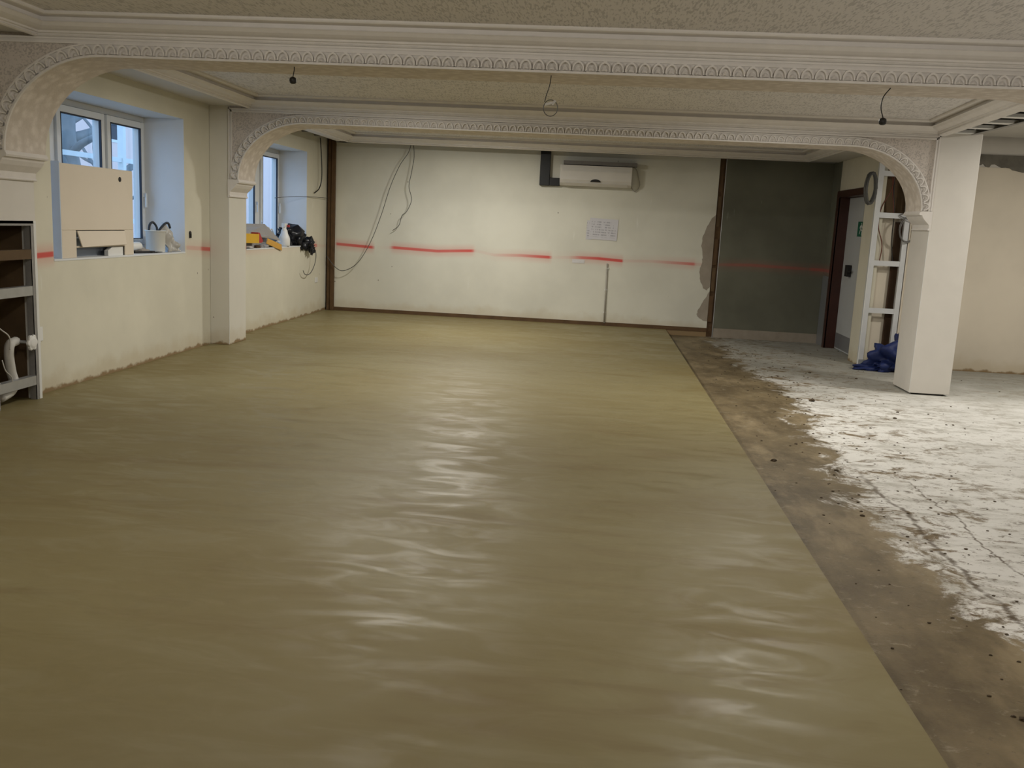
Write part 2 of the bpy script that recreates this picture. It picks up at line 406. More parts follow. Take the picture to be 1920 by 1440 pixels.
# ------------------------------------------------------------------ left wall with two window openings
W1 = (7.0, 9.355, 1.04, 2.38); W2 = (11.05, 13.40, 1.03, 2.375)
def wall_left(bm):
    x0 = -4.78
    cols = [(-4, 6.08, None), (6.08, 6.60, (0, 1.34)), (6.60, W1[0], None), (W1[0], W1[1], W1[2:]), (W1[1], W2[0], None), (W2[0], W2[1], W2[2:]), (W2[1], YW+.2, None)]
    for a, b, hole in cols:
        if hole is None: box(bm, x0, XL, a, b, -.1, 3.1)
        else:
            if hole[0] > 0: box(bm, x0, XL, a, b, -.1, hole[0])
            box(bm, x0, XL, a, b, hole[1], 3.1)
    bmesh.ops.remove_doubles(bm, verts=bm.verts[:], dist=1e-5)
    bm.normal_update()
    for f in bm.faces:
        c = f.calc_center_median()
        if f.normal.x < .5 and (abs(f.normal.y) > .5 or abs(f.normal.z) > .5): f.material_index = 2 if c.y < 6.7 else 1
wl = struct('wall_left', ['wall_left', 'reveal', 'brown_board'], wall_left, 'cream plasterboard wall with two deep window openings and red spray line')

# ------------------------------------------------------------------ windows
def window(name, W, lights, label):
    y0, y1, z0, z1 = W; xo, xi = -4.775, -4.70
    root = bpy.data.objects.new(name, None); COL.objects.link(root); root.location = (-4.74, (y0+y1)/2, z0); tag(root, label, None, None, 'structure')
    def frame(bm):
        t = .055
        box(bm, xo, xi, y0, y1, z1-t, z1); box(bm, xo, xi, y0, y1, z0, z0+t)
        box(bm, xo, xi, y0, y0+t, z0+t, z1-t); box(bm, xo, xi, y1-t, y1, z0+t, z1-t)
        for (a, b), (c, d) in zip(lights, lights[1:]): box(bm, xo, xi, b, c, z0+t, z1-t)
    mk('window_frame', 'upvc', frame, root, bevel=.004)
    for a, b in lights:
        sash = mk('sash', 'upvc', lambda bm: [box(bm, xo+.01, xi+.025, a+.004, a+.064, z0+.06, z1-.06), box(bm, xo+.01, xi+.025, b-.064, b-.004, z0+.06, z1-.06),
            box(bm, xo+.01, xi+.025, a+.064, b-.064, z0+.06, z0+.12), box(bm, xo+.01, xi+.025, a+.064, b-.064, z1-.12, z1-.06)], root, bevel=.004)
        g = .006
        mk('gasket', 'gasket', lambda bm: [box(bm, xi+.004, xi+.0262, a+.064, a+.064+g*1.6, z0+.12, z1-.12), box(bm, xi+.004, xi+.0262, b-.064-g*1.6, b-.064, z0+.12, z1-.12), box(bm, xi+.004, xi+.0262, a+.064, b-.064, z1-.12-g*2, z1-.12), box(bm, xi+.004, xi+.0262, a+.064, b-.064, z0+.12, z0+.12+g)], sash)
        mk('pane', 'glass', lambda bm: box(bm, xo+.03, xo+.036, a+.06, b-.06, z0+.115, z1-.115), sash)
        mk('handle', 'white', lambda bm: [box(bm, xi+.025, xi+.05, b-.045, b-.02, 1.58, 1.62), box(bm, xi+.045, xi+.06, b-.045, b-.022, 1.48, 1.62)], sash)
    return root
window('window_1', W1, [(7.055, 7.70), (7.755, 8.545), (8.585, 9.30)], 'white framed window in left wall behind the beige casing')
window('window_2', W2, [(11.105, 12.45), (12.62, 13.345)], 'white framed window in left wall beyond the pilaster')
def sill(name, W):
    return struct(name, 'reveal', lambda b: box(b, -4.70, XL+.004, W[0]+.001, W[1]-.001, W[2]-.012, W[2]+.004), 'white painted sill board')
sill('trim_1', W1); sill('trim_2', W2)

# ------------------------------------------------------------------ back wall, corner timbers, green board, right return
wb = struct('wall_back', 'wall_back', lambda b: box(b, -4.14, 1.735, YW, YW+.03, -.12, 2.66), 'cream plasterboard back wall with sprayed red datum line')
struct('wall_back_core', 'void', lambda b: box(b, -4.9, 9.4, YW+.16, YW+.3, -.2, 3.1), 'dark cavity behind the back wall boards')
mk('back_wall_base', 'timber', lambda b: box(b, -4.14, 1.735, YW-.012, YW, 0, .055), None)
tag(bpy.data.objects['back_wall_base'], 'dark brown damp timber strip along the back wall base', None, None, 'structure'); bpy.data.objects['back_wall_base'].name = 'baseboard_back'
t = thing('corner_stud', 'dark brown timber upright in the far left corner', 'timber stud', (-4.20, YW, 0))
mk('stud', 'timber', lambda b: box(b, -4.255, -4.135, YW-.03, YW+.08, 0, 2.66), t, bevel=.006)
mk('batten', 'timber', lambda b: box(b, -4.19, -4.135, YW-.055, YW-.03, 0, 2.62), t, bevel=.004)
t = thing('timber_batten', 'narrow dark timber batten between cream wall and green board', 'timber stud', (1.78, YW, 0))
mk('batten', 'timber', lambda b: box(b, 1.70, 1.825, YW+.03, YW+.08, -.08, 2.62), t)
for i, (z0, z1) in enumerate(((.15, .55), (.62, .98), (1.02, 1.42), (1.6, 2.05), (2.12, 2.55))):
    mk('offcut', ('timber', 'brown_board')[i % 2], lambda b: box(b, 1.738+.01*(i % 2), 1.80, YW+.004*i, YW+.03, z0, z1), t)
def torn(bm, pts):
    prism(bm, [(x, YW-.004, z) for x, z in pts], (0, .0035, 0))
tp = [[(1.735, 1.78), (1.68, 1.72), (1.62, 1.60), (1.565, 1.45), (1.555, 1.30), (1.585, 1.12), (1.58, 1.03), (1.555, .90), (1.575, .78), (1.64, .66), (1.69, .63), (1.735, .70)],
      [(1.735, .62), (1.66, .48), (1.60, .36), (1.565, .26), (1.60, .21), (1.67, .17), (1.735, .16)]]
def ragged(p, seed):
    rnd = random.Random(seed); out = []
    for (x0, z0), (x1, z1) in zip(p, p[1:]):
        for k in range(4): out.append((x0+(x1-x0)*k/4+(rnd.uniform(-.008, .008) if out else 0), z0+(z1-z0)*k/4))
    return out+[p[-1]]
tp = [ragged(p, i) for i, p in enumerate(tp)]
for p in tp: mk('torn_edge', 'torn', lambda b: torn(b, p), wb)
struct('wall_back_right', 'green', lambda b: box(b, 1.83, 3.42, YW-.01, YW+.03, -.1, 2.62), 'dark green grey moisture board with faint red line')
struct('trim_3', 'metal', lambda b: box(b, 1.824, 1.832, YW-.014, YW+.02, -.08, 2.6), 'thin pale metal edge bead of the green board')
struct('trim_4', 'torn', lambda b: box(b, 1.84, 3.40, YW-.016, YW-.0105, ZF, .06), 'pale dusty strip along foot of green board')

D0, D1, DZ = 12.56, 13.90, 2.09
def return_wall(bm):
    box(bm, 3.40, 3.52, 12.14, D0, ZF-.02, 2.66)
    box(bm, 3.40, 3.52, D0, D1+.02, DZ+.07, 2.66)
struct('wall_return', 'cream_return', return_wall, 'cream return wall around the fire exit door')
struct('wall_return_foot', 'kick', lambda b: box(b, 3.394, 3.3995, D1+.06, YW-.02, ZF, .95), 'grey lower board beside the door frame')
struct('wall_return_far', 'green', lambda b: box(b, 3.40, 3.52, D1+.021, YW-.012, ZF-.02, 2.66), 'dark green grey board return beside the door frame')
# door
dr = bpy.data.objects.new('door_1', None); COL.objects.link(dr); dr.location = (3.5, 13.2, ZF)
tag(dr, 'grey fire exit door in dark red timber frame', None, None, 'structure')
mk('door_frame', 'door_brown', lambda b: [box(b, 3.385, 3.60, D1-.05, D1+.02, ZF, DZ+.07), box(b, 3.385, 3.60, D0, D1-.05, DZ, DZ+.07), box(b, 3.41, 3.60, D0, D0+.04, ZF, DZ),
    box(b, 3.375, 3.40, D1-.05, D1+.05, ZF, DZ+.09), box(b, 3.375, 3.40, D0-.0, D1-.05, DZ+.015, DZ+.09)], dr)
leaf = mk('door_leaf', 'door_grey', lambda b: box(b, 3.535, 3.58, D0+.04, D1-.055, ZF+.01, DZ-.005), dr)
mk('kick_plate', 'kick', lambda b: box(b, 3.531, 3.535, D0+.06, D1-.075, ZF+.03, .16), leaf)
mk('push_bar', 'dark', lambda b: [box(b, 3.47, 3.535, 13.36, 13.48, .99, 1.15), box(b, 3.475, 3.50, 13.26, 13.4, 1.05, 1.08)], leaf, bevel=.006)
sg = thing('exit_sign', 'small green exit sign with white running figure on grey door', 'sign', (3.53, 13.1, 1.66))
mk('sign_plate', 'exit_green', lambda b: box(b, 3.5275, 3.5345, 12.90, 13.26, 1.55, 1.75), sg)
def runner(bm):
    x = 3.5262
    def poly(pts): prism(bm, [(x, 13.18-a*.17, 1.565+b*.17) for a, b in pts], (.0013, 0, 0))
    lathe(bm, (x, 13.18-.55*.17, 1.565+.92*.17), [(.013, 0), (.013, .0013)], 10, True, 'x')
    poly([(.30, .80), (.58, .80), (.62, .45), (.42, .40)]); poly([(.30, .80), (.10, .58), (.16, .52), (.36, .70)])
    poly([(.58, .80), (.80, .58), (.88, .64), (.64, .86)][::1]); poly([(.42, .42), (.20, .10), (.10, .14), (.36, .50)]); poly([(.46, .44), (.80, .34), (.70, .02), (.80, .0), (.92, .40), (.60, .52)])
    prism(bm, [(x, 13.0, 1.60), (x, 12.93, 1.65), (x, 13.0, 1.70)], (.0013, 0, 0)); prism(bm, [(x, 13.03, 1.635), (x, 13.0, 1.635), (x, 13.0, 1.665), (x, 13.03, 1.665)], (.0013, 0, 0))
mk('running_figure', 'white', runner, sg)

# ------------------------------------------------------------------ right-hand partition at Y 12.14
struct('wall_right', 'wall_right', lambda b: box(b, 3.86, 9.4, 12.14, 12.20, -.2, 2.46), 'beige plasterboard partition behind the column')
struct('wall_right_upper', 'plaster_white', lambda b: [box(b, 3.86, 9.4, 12.15, 12.22, 2.46, 3.1)], 'pale plaster above the torn board edge')
def torn_band(bm):
    rnd = random.Random(3); pts = [(3.86, 2.615)]; low = []; x = 3.86
    while x < 9.3: low.append((x, 2.455+.035*math.sin(x*7)+rnd.uniform(-.05, .03)*rnd.random())); x += rnd.uniform(.015, .05)
    prism(bm, [(3.86, 12.132, 2.612), (9.3, 12.132, 2.612)] + [(a, 12.132, z) for a, z in low[::-1]], (0, .017, 0))
M['torn_grey'] = plain('torn_grey_paper', (.20, .185, .155), .9, .3, 7)
struct('trim_5', 'torn_grey', torn_band, 'torn grey paper band along top of the partition')
struct('wall_far_right', 'wall_right', lambda b: box(b, 9.3, 9.5, -4, 12.2, -.2, 3.1), 'right side wall')
struct('wall_rear', 'wall_right', lambda b: box(b, -4.8, 9.5, -4.2, -4, -.2, 3.1), 'rear wall')

# stud partition bay left uncladded
sp = thing('stud_frame', 'pale metal stud frame without boards beside the grey door', 'stud frame', (3.6, 12.15, ZF))
for x0, x1 in ((3.40, 3.462), (3.775, 3.835)):
    mk('stud', 'white_steel', lambda b: [box(b, x0, x1, 12.085, 12.09, ZF, 2.62), box(b, x0, x0+.006, 12.09, 12.14, ZF, 2.62), box(b, x1-.03, x1-.024, 12.09, 12.14, ZF, 2.62)], sp)
mk('corner_bead', 'white', lambda b: box(b, 3.395, 3.403, 12.078, 12.09, ZF, 2.62), sp)
for z in (2.335, 1.825, 1.232, .635):
    mk('noggin', 'white_steel', lambda b: [box(b, 3.462, 3.775, 12.088, 12.093, z-.035, z+.03), box(b, 3.462, 3.775, 12.093, 12.135, z-.035, z-.03)], sp)
mk('floor_track', 'metal', lambda b: [box(b, 3.40, 3.86, 12.08, 12.09, ZF, .0), box(b, 3.40, 3.86, 12.09, 12.14, ZF, ZF+.01)], sp)
mk('back_board', 'wall_right', lambda b: box(b, 3.52, 3.86, 12.24, 12.26, ZF, 1.85), sp)
mk('upper_back_board', 'brown_board', lambda b: box(b, 3.52, 3.86, 12.245, 12.262, 1.85, 2.9), sp)
mk('cavity_panel', 'void_brown', lambda b: box(b, 3.70, 3.80, 12.20, 12.21, ZF, 1.75), sp)
struct('trim_6', 'wall_right', lambda b: box(b, 3.845, 3.86, 12.085, 12.14, ZF, 2.62), 'board end beside the open stud frame')
for k, pts in enumerate(([(3.60, 12.12, 2.33), (3.585, 12.13, 2.15), (3.50, 12.13, 1.95), (3.47, 12.12, 1.82), (3.475, 12.11, 1.66), (3.53, 12.11, 1.50), (3.545, 12.12, 1.38), (3.53, 12.12, 1.24)],
                         [(3.60, 12.12, 2.33), (3.615, 12.13, 2.1), (3.65, 12.13, 1.85), (3.65, 12.12, 1.6), (3.67, 12.12, 1.4), (3.70, 12.12, 1.24)],
                         [(3.575, 12.125, 2.33), (3.60, 12.13, 2.12), (3.63, 12.13, 1.95), (3.645, 12.13, 1.84)])):
    o = mk('cable', ('cable_brown', 'cable_black', 'cable_brown')[k], lambda b: tube(b, catmull(pts), .006), None, True)
    tag(o, ('brown cable curving down inside the open stud frame', 'black cable hanging inside the open stud frame', 'short brown cable at top of the open stud frame')[k], 'cable', 'loose cables in the stud frame')
# coils
def coil(bm, c, r, n, tr, ax, ay, seed, squash=1.):
    rnd = random.Random(seed); ax, ay = Vector(ax).normalized(), Vector(ay).normalized(); az = ax.cross(ay)
    pts = []
    for i in range(n*20):
        a = 2*PI*i/20; rr = r*(1+.05*math.sin(a*.37+seed)+rnd.uniform(-.012, .012))
        pts.append(Vector(c)+ax*rr*math.cos(a)*squash+ay*rr*math.sin(a)+az*(.014*math.sin(a*.23+1)+rnd.uniform(-.003, .003)))
    tube(bm, pts, tr, 6)
o = mk('cable_coil', 'cable_grey', lambda b: coil(b, (3.30, 12.02, 2.14), .185, 7, .013, (1, .9, 0), (0, 0, 1), 2, .55), None, True)
tag(o, 'thick grey cable coil hanging at top of stud frame by the door', 'cable coil')
M['coil_grey2'] = plain('mid_grey_flex', (.22, .21, .20), .5, .1, 20)
def coil2(b):
    coil(b, (3.815, 12.05, 1.66), .155, 3, .006, (1, .2, 0), (0, 0, 1), 5, .72)
    tube(b, catmull([(3.80, 12.06, 1.93), (3.76, 12.06, 1.86), (3.70, 12.07, 1.83), (3.78, 12.05, 1.79), (3.86, 12.05, 1.76)]), .007)
o = mk('cable_coil', 'coil_grey2', coil2, None, True); tag(o, 'thin grey cable coil looped on a noggin beside the column', 'cable coil')
# blue sack on floor behind column
def sackshape(p):
    t = max(0, min(1, (p.z+.2)/.4)); return Vector((p.x+.10*t, p.y, p.z))
bl = mk('blue_sack', 'blue', lambda b: [blob(b, (3.74, 11.72, ZF+.14), (.21, .16, .15), 4, .75, 4), blob(b, (3.80, 11.74, ZF+.30), (.09, .10, .13), 4, .8, 9), blob(b, (3.55, 11.70, ZF+.05), (.16, .10, .05), 4, .7, 12)], None, True)
for v in bl.data.vertices: v.co.z = max(v.co.z, ZF+.002)
tag(bl, 'crumpled blue sack on the floor behind the right column', 'sack')
bk = mk('black_bag', 'bag', lambda b: blob(b, (3.99, 11.62, ZF+.18), (.12, .12, .21), 3, .45, 21), None, True)
for v in bk.data.vertices: v.co.z = max(v.co.z, ZF+.002)
tag(bk, 'black bag leaning on the blue sack behind the column', 'bag')

# ------------------------------------------------------------------ ceilings
PROF = [(0, 2.575), (.014, 2.580), (.020, 2.586), (.014, 2.592), (.018, 2.598), (.030, 2.602), (.032, 2.614), (.045, 2.617), (.060, 2.622), (.085, 2.634), (.105, 2.652), (.112, 2.656), (.108, 2.662), (.088, 2.664), (.088, 2.690), (.140, 2.693), (.152, 2.696), (.158, 2.704), (.158, 2.716)]
def offset_poly(P, d):
    """inward offset of a convex CCW polygon"""
    n = len(P); L = []
    for i in range(n):
        a, b = Vector(P[i]), Vector(P[(i+1) % n]); e = (b-a).normalized(); nn = Vector((-e.y, e.x)); L.append((a+nn*d, e))
    out = []
    for i in range(n):
        (p, e), (q, g) = L[i-1], L[i]
        den = e.x*g.y-e.y*g.x; t = ((q.x-p.x)*g.y-(q.y-p.y)*g.x)/den; out.append(p+e*t)
    return out
def coffer(name, P, label, prof=PROF):
    root = bpy.data.objects.new(name, None); COL.objects.link(root); root.location = (sum(p[0] for p in P)/4, sum(p[1] for p in P)/4, ZC); tag(root, label, None, None, 'structure')
    def corn(bm):
        prev = None
        for d, z in prof:
            r = [bm.verts.new((v.x, v.y, z)) for v in offset_poly(P, d)]
            if prev:
                for i in range(4): bm.faces.new((prev[i], prev[(i+1) % 4], r[(i+1) % 4], r[i]))
            prev = r
    mk('cornice', 'plaster', corn, root)
    q = offset_poly(P, .157)
    mk('stippled_panel', 'artex', lambda bm: prism(bm, [(v.x, v.y, ZC) for v in q], (0, 0, .03)), root)
    return root
XC = -3.83
def rx(y): return 3.36-.085*(YB0-y)
coffer('ceiling_1', [(XC, -3.9), (3.05, -3.9), (3.05, YA0), (XC, YA0)], 'stippled ceiling with moulded cornice over the near bay')
coffer('ceiling_2', [(XC, YA1), (rx(YA1), YA1), (rx(YB0), YB0), (XC, YB0)], 'stippled ceiling with moulded cornice over the middle bay')
coffer('ceiling_3', [(-3.84, YB1), (2.95, YB1), (2.95, 13.96), (-3.84, 13.96)], 'stippled ceiling with moulded cornice over the far bay')
struct('ceiling_strip_1', 'plaster_flat', lambda b: [box(b, XL, XC+.012, YA1, YB0, ZT, ZT+.02), box(b, XL, XC+.012, -4, YA0, ZT, ZT+.02)], 'flat pale ceiling strip along left wall')
struct('ceiling_strip_2', 'plaster', lambda b: [box(b, -4.0, -3.83, YB1, 14.13, 2.585, 2.60), box(b, -4.0, 2.97, 13.95, 14.13, 2.585, 2.60)], 'cut edge of the far bay ceiling')
struct('ceiling_strip_3', 'plaster_flat', lambda b: box(b, 2.945, 3.40, YB1, 14.2, ZT, ZT+.02), 'flat pale ceiling strip above the door')
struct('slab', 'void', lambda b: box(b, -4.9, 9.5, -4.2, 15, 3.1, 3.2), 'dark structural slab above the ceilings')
bpy.data.objects['slab'].name = 'ceiling_slab'
struct('ceiling_right', 'plaster_flat', lambda b: box(b, 3.72, 9.3, -4, 12.06, 2.82, 2.84), 'pale plasterboard ceiling right of the column')
struct('trim_7', 'plaster', lambda b: prism(b, [(rx(YA1)-.003, YA1, 2.575), (rx(YB0)-.003, YB0, 2.575), (rx(YB0)+.05, YB0, 2.575), (rx(YA1)+.13, YA1, 2.575)], (0, 0, .03)), 'cut edge of middle bay ceiling on the right')
# loose cables over the left strip of the far bay
# exposed furring channels right of middle bay
cg = thing('ceiling_grid', 'exposed white metal ceiling channels right of the middle cornice', 'ceiling grid', (3.5, 8.6, 2.6))
y = 9.93; k = 0
while y > 6.7:
    a = rx(y)+.02
    mk('channel', 'white', lambda b: [box(b, a, 3.70, y-.055, y+.055, 2.606, 2.612), box(b, a, 3.70, y-.055, y-.05, 2.612, 2.635), box(b, a, 3.70, y+.05, y+.055, 2.612, 2.635)], cg)
    y -= .44; k += 1
mk('edge_track', 'metal_dull', lambda b: [box(b, 3.70, 3.706, 6.65, 9.98, 2.60, 2.66), box(b, 3.66, 3.70, 6.65, 9.98, 2.60, 2.604)], cg)
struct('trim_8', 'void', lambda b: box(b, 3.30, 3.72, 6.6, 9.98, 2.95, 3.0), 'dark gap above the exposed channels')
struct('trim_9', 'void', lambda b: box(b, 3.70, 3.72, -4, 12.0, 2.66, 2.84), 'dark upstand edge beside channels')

# hanging wires in the far-left ceiling gap
mk('wall_top_track', 'metal_dull', lambda b: box(b, -4.14, 3.4, YW-.035, YW-.001, 2.60, 2.66)); o = bpy.data.objects['wall_top_track']; o.name = 'trim_10'; tag(o, 'dull metal track along top of the back wall', None, None, 'structure')
mk('g', 'metal_dull', lambda b: [box(b, XL+.01, -4.0, yy, yy+.05, 2.63, 2.66) for yy in (11.0, 11.7, 12.4, 13.1, 13.7)]); o = bpy.data.objects['g']; o.name = 'trim_11'; tag(o, 'bare metal hangers in the gap above the left wall', None, None, 'structure')

# ------------------------------------------------------------------ arched beams
def arch_path(xl, xr, zs, a, zsp, n=18):
    b = zs-zsp; P = []
    for i in range(n+1):
        t = PI/2*i/n; P.append((xl+a-a*math.cos(t), zsp+b*math.sin(t)))
    P.append(((xl+xr)/2, zs))
    for i in range(n+1):
        t = PI/2*(1-i/n); P.append((xr-a+a*math.cos(t), zsp+b*math.sin(t)))
    return P
def scallop_mesh():
    bm = bmesh.new(); n = 8; ro, ri = .0405, .031; d = .026
    rows = []
    for i in range(n+1):
        t = PI*i/n; c, s = math.cos(t), math.sin(t)
        rows.append([bm.verts.new(q) for q in ((ro*c, 0, ro*s*1.6), (ro*c*.97, -d, ro*s*1.54), (ri*c, -d, ri*s*1.6), (ri*c, -.001, ri*s*1.6))])
    for a, b in zip(rows, rows[1:]):
        for k in range(3): bm.faces.new((a[k], a[k+1], b[k+1], b[k]))
    # shell boss inside the arc
    cen = bm.verts.new((0, -.020, .006)); rim = [bm.verts.new((.023*math.cos(PI*i/6), -.001, .030*math.sin(PI*i/6))) for i in range(7)]
    for a, b in zip(rim, rim[1:]): bm.faces.new((cen, a, b))
    bm.faces.new((cen, rim[-1], rim[0]))
    bmesh.ops.recalc_face_normals(bm, faces=bm.faces[:])
    me = bpy.data.meshes.new('scallop'); bm.to_mesh(me); bm.free(); me.materials.append(M['plaster']); return me
SCALLOP = scallop_mesh()
def arched_beam(label, xl, xr, y0, y1, zs, a, pl, pr_):
    """xl/xr inner faces at springing; pl/pr_ pier faces; y0..y1 beam thickness"""
    zsp = 1.825
    root = thing('arched_beam', label, 'beam', ((xl+xr)/2, y0, zs))
    P = arch_path(xl, xr, zs, a, zsp)
    def face(bm):
        Q = [(pl, zsp)] + P + [(pr_, zsp)]; top = ZT+.012
        for y in (y0, y1):
            bo = [bm.verts.new((x, y, z)) for x, z in Q]; tp_ = [bm.verts.new((x, y, top)) for x, z in Q]
            for i in range(len(Q)-1):
                if abs(Q[i+1][0]-Q[i][0]) > 1e-6: bm.faces.new((bo[i], bo[i+1], tp_[i+1], tp_[i]))
            if y == y0: A = (bo, tp_)
            else: B = (bo, tp_)
        for i in range(len(Q)-1): bm.faces.new((A[1][i], A[1][i+1], B[1][i+1], B[1][i]))
    mk('beam_face', 'spandrel', face, root)
    def soff(bm):
        u = [bm.verts.new((x, y0-.004, z)) for x, z in P]; v = [bm.verts.new((x, y1+.004, z)) for x, z in P]
        for i in range(len(P)-1): bm.faces.new((u[i], u[i+1], v[i+1], v[i]))
    mk('soffit', 'soffit', soff, root, True)
    # lace band along the opening
    def normals():
        out = []
        for i, (x, z) in enumerate(P):
            x0, z0 = P[max(0, i-1)]; x1, z1 = P[min(len(P)-1, i+1)]; t = Vector((x1-x0, z1-z0)).normalized(); out.append(Vector((-t.y, t.x)))
        return out
    N = normals()
    def band(bm, o0, o1, d):
        rows = []
        for (x, z), n in zip(P, N):
            p, q = Vector((x, z))+n*o0, Vector((x, z))+n*o1
            rows.append([bm.verts.new(c) for c in ((p.x, y0, p.y), (p.x, y0-d, p.y), (q.x, y0-d, q.y), (q.x, y0, q.y))])
        for r, s in zip(rows, rows[1:]):
            for k in range(3): bm.faces.new((r[k], r[k+1], s[k+1], s[k]))
    mk('lace_band', 'plaster', lambda bm: band(bm, 0, .082, .006), root)
    mk('edge_bead', 'plaster', lambda bm: [band(bm, -.004, .010, .016), band(bm, .078, .090, .014)], root)
    mk('fascia', 'plaster', lambda bm: box(bm, pl+.07, pr_-.07, y0-.005, y0, zs+.085, 2.578), root) if False else None
    # scallops at even spacing along the curve
    L = [0]
    for p, q in zip(P, P[1:]): L.append(L[-1]+math.hypot(q[0]-p[0], q[1]-p[1]))
    tot = L[-1]; n = round(tot/.084); i = 0
    for k in range(n):
        s = (k+.5)*tot/n
        while L[i+1] < s: i += 1
        f = (s-L[i])/(L[i+1]-L[i]); x = P[i][0]+f*(P[i+1][0]-P[i][0]); z = P[i][1]+f*(P[i+1][1]-P[i][1])
        nn = (N[i]*(1-f)+N[i+1]*f).normalized(); ang = math.atan2(nn.x, nn.y)
        o = bpy.data.objects.new('scallop', SCALLOP); COL.objects.link(o); o.parent = root; o.matrix_parent_inverse = root.matrix_basis.inverted()
        o.location = (x+nn.x*.012, y0-.006, z+nn.y*.012); o.rotation_euler = (0, ang, 0)
    # frame moulding round the spandrels
    def frame(bm):
        for k, (o0, o1, d) in enumerate(((0, .013, .016), (.013, .026, .008), (.026, .040, .016))):
            box(bm, pl+o0, pl+o1, y0-d, y0, 1.83, 2.577-o0); box(bm, pr_-o1, pr_-o0, y0-d, y0, 1.83, 2.577-o0)
            box(bm, pl+o0, pr_-o0, y0-d, y0, 2.577-o1, 2.577-o0)
    mk('frame_moulding', 'plaster', frame, root)
    # capitals
    for px, ix, s in ((pl, xl, 1), (pr_, xr, -1)):
        w = abs(ix-px); pr2 = [(-.01, 1.632), (.016, 1.632), (.022, 1.64), (.016, 1.65), (.010, 1.655), (.014, 1.69), (.03+w*.3, 1.735), (w*.8, 1.765), (w*.85, 1.782), (w+.010, 1.787), (w+.016, 1.80), (w+.010, 1.812), (w+.002, 1.826), (-.01, 1.826)]
        mk('capital', 'plaster', lambda bm: prism(bm, [(px+s*u, y0-.012, z) for u, z in pr2], (0, y1-y0+.024, 0)), root)
    return root
arched_beam('nearest arched plaster beam across the room with large scallop border', -4.09, 3.27, YA0, YA1, 2.462, .72, -4.19, 3.37)
arched_beam('second arched plaster beam with small scallops between pilaster and column', -3.955, 3.265, YB0, YB1, 2.442, .75, -4.06, 3.37)

# piers and columns
def pier_open(label):
    r = thing('pilaster', label, 'pilaster', (-4.23, 6.4, 0))
    x1 = -4.19
    mk('upper_board', 'plaster_white', lambda b: box(b, XL+.001, x1, YA0+.001, YA1, 1.345, ZT+.01), r)
    mk('head_track', 'metal_dull', lambda b: [box(b, XL-.02, x1+.004, YA0, 6.60, 1.325, 1.345), box(b, x1, x1+.004, YA0, 6.60, 1.31, 1.345)], r)
    for y in (6.095, 6.565):
        mk('stud', 'metal_dull', lambda b: [box(b, x1-.05, x1, y, y+.006, 0, 1.33), box(b, x1-.004, x1, y, y+.035, 0, 1.33)], r)
    for z, m in ((1.10, 'brown_board'), (.83, 'metal'), (.15, 'metal')):
        mk('rail', m, lambda b: [box(b, x1-.006, x1+.001, 6.10, 6.565, z-.035, z+.035), box(b, x1-.055, x1-.006, 6.10, 6.565, z+.03, z+.035)], r)
    mk('back_board', 'brown_board', lambda b: box(b, -4.62, -4.60, 6.0, 6.7, 0, 1.4), r)
    mk('board_edge', 'white', lambda b: box(b, XL, x1+.003, 6.602, 6.632, 0, 1.345), r)
    return r
pier_open('stripped pilaster on left wall with bare metal stud frame below')
t = thing('pilaster', 'pale square pilaster between the two windows', 'pilaster', (-4.17, YB0, 0))
mk('shaft', 'pier', lambda b: box(b, XL+.001, -4.06, YB0, YB1, 0, ZT+.01), t, bevel=.004)
mk('corner_bead', 'white', lambda b: box(b, -4.0615, -4.058, YB0-.0015, YB0+.003, .01, 1.63), t)
t = thing('column', 'square plasterboard column standing on the dusty floor at right', 'column', (3.575, 10.2, ZF))
mk('shaft', 'plaster_white', lambda b: box(b, 3.37, 3.78, YB0, 10.53, ZF+.018, ZT+.01), t, bevel=.004)
mk('corner_bead', 'white', lambda b: box(b, 3.3685, 3.3725, YB0-.002, YB0+.003, ZF+.02, 1.63), t)
mk('core', 'void', lambda b: box(b, 3.41, 3.74, YB0+.05, 10.48, ZF, ZF+.03), t)
struct('trim_12', 'plaster_white', lambda b: box(b, 3.37, 3.78, YA0, 6.70, ZF, ZT+.01), 'square column carrying right end of the nearest beam')

# ------------------------------------------------------------------ things in the stripped pilaster
v = thing('valve', 'white lobed valve wheel on the stripped pilaster', 'valve', (-4.15, 6.475, .452))
mk('wheel', 'white', lambda b: [lathe(b, (-4.165, 6.475, .452), [(.035, 0), (.05, .004), (.05, .02), (.03, .028), (.012, .03)], 20, True, 'x')] + [lathe(b, (-4.163, 6.475+.04*math.cos(2*PI*i/6), .452+.04*math.sin(2*PI*i/6)), [(.02, 0), (.022, .004), (.022, .016), (.016, .02)], 12, True, 'x') for i in range(6)], v)
mk('stem', 'metal', lambda b: tube(b, [(-4.27, 6.475, .452), (-4.16, 6.475, .452)], .012, 10), v)
o = mk('waste_pipe', 'foam', lambda b: tube(b, catmull([(-4.30, 6.50, .45), (-4.27, 6.44, .455), (-4.26, 6.37, .44), (-4.26, 6.355, .36), (-4.265, 6.38, .24), (-4.26, 6.40, .16), (-4.25, 6.35, .10), (-4.25, 6.22, .07)], 5), .034, 12), None, True)
tag(o, 'white lagged pipe bending down inside the stripped pilaster', 'pipe')
o = mk('cable', 'cable_white', lambda b: tube(b, catmull([(-4.20, 6.12, 1.33), (-4.21, 6.13, .8), (-4.2, 6.14, .62), (-4.19, 6.26, .52), (-4.2, 6.28, .42)]), .005), None, True); tag(o, 'white cable hanging in front of the lagged pipe', 'cable')
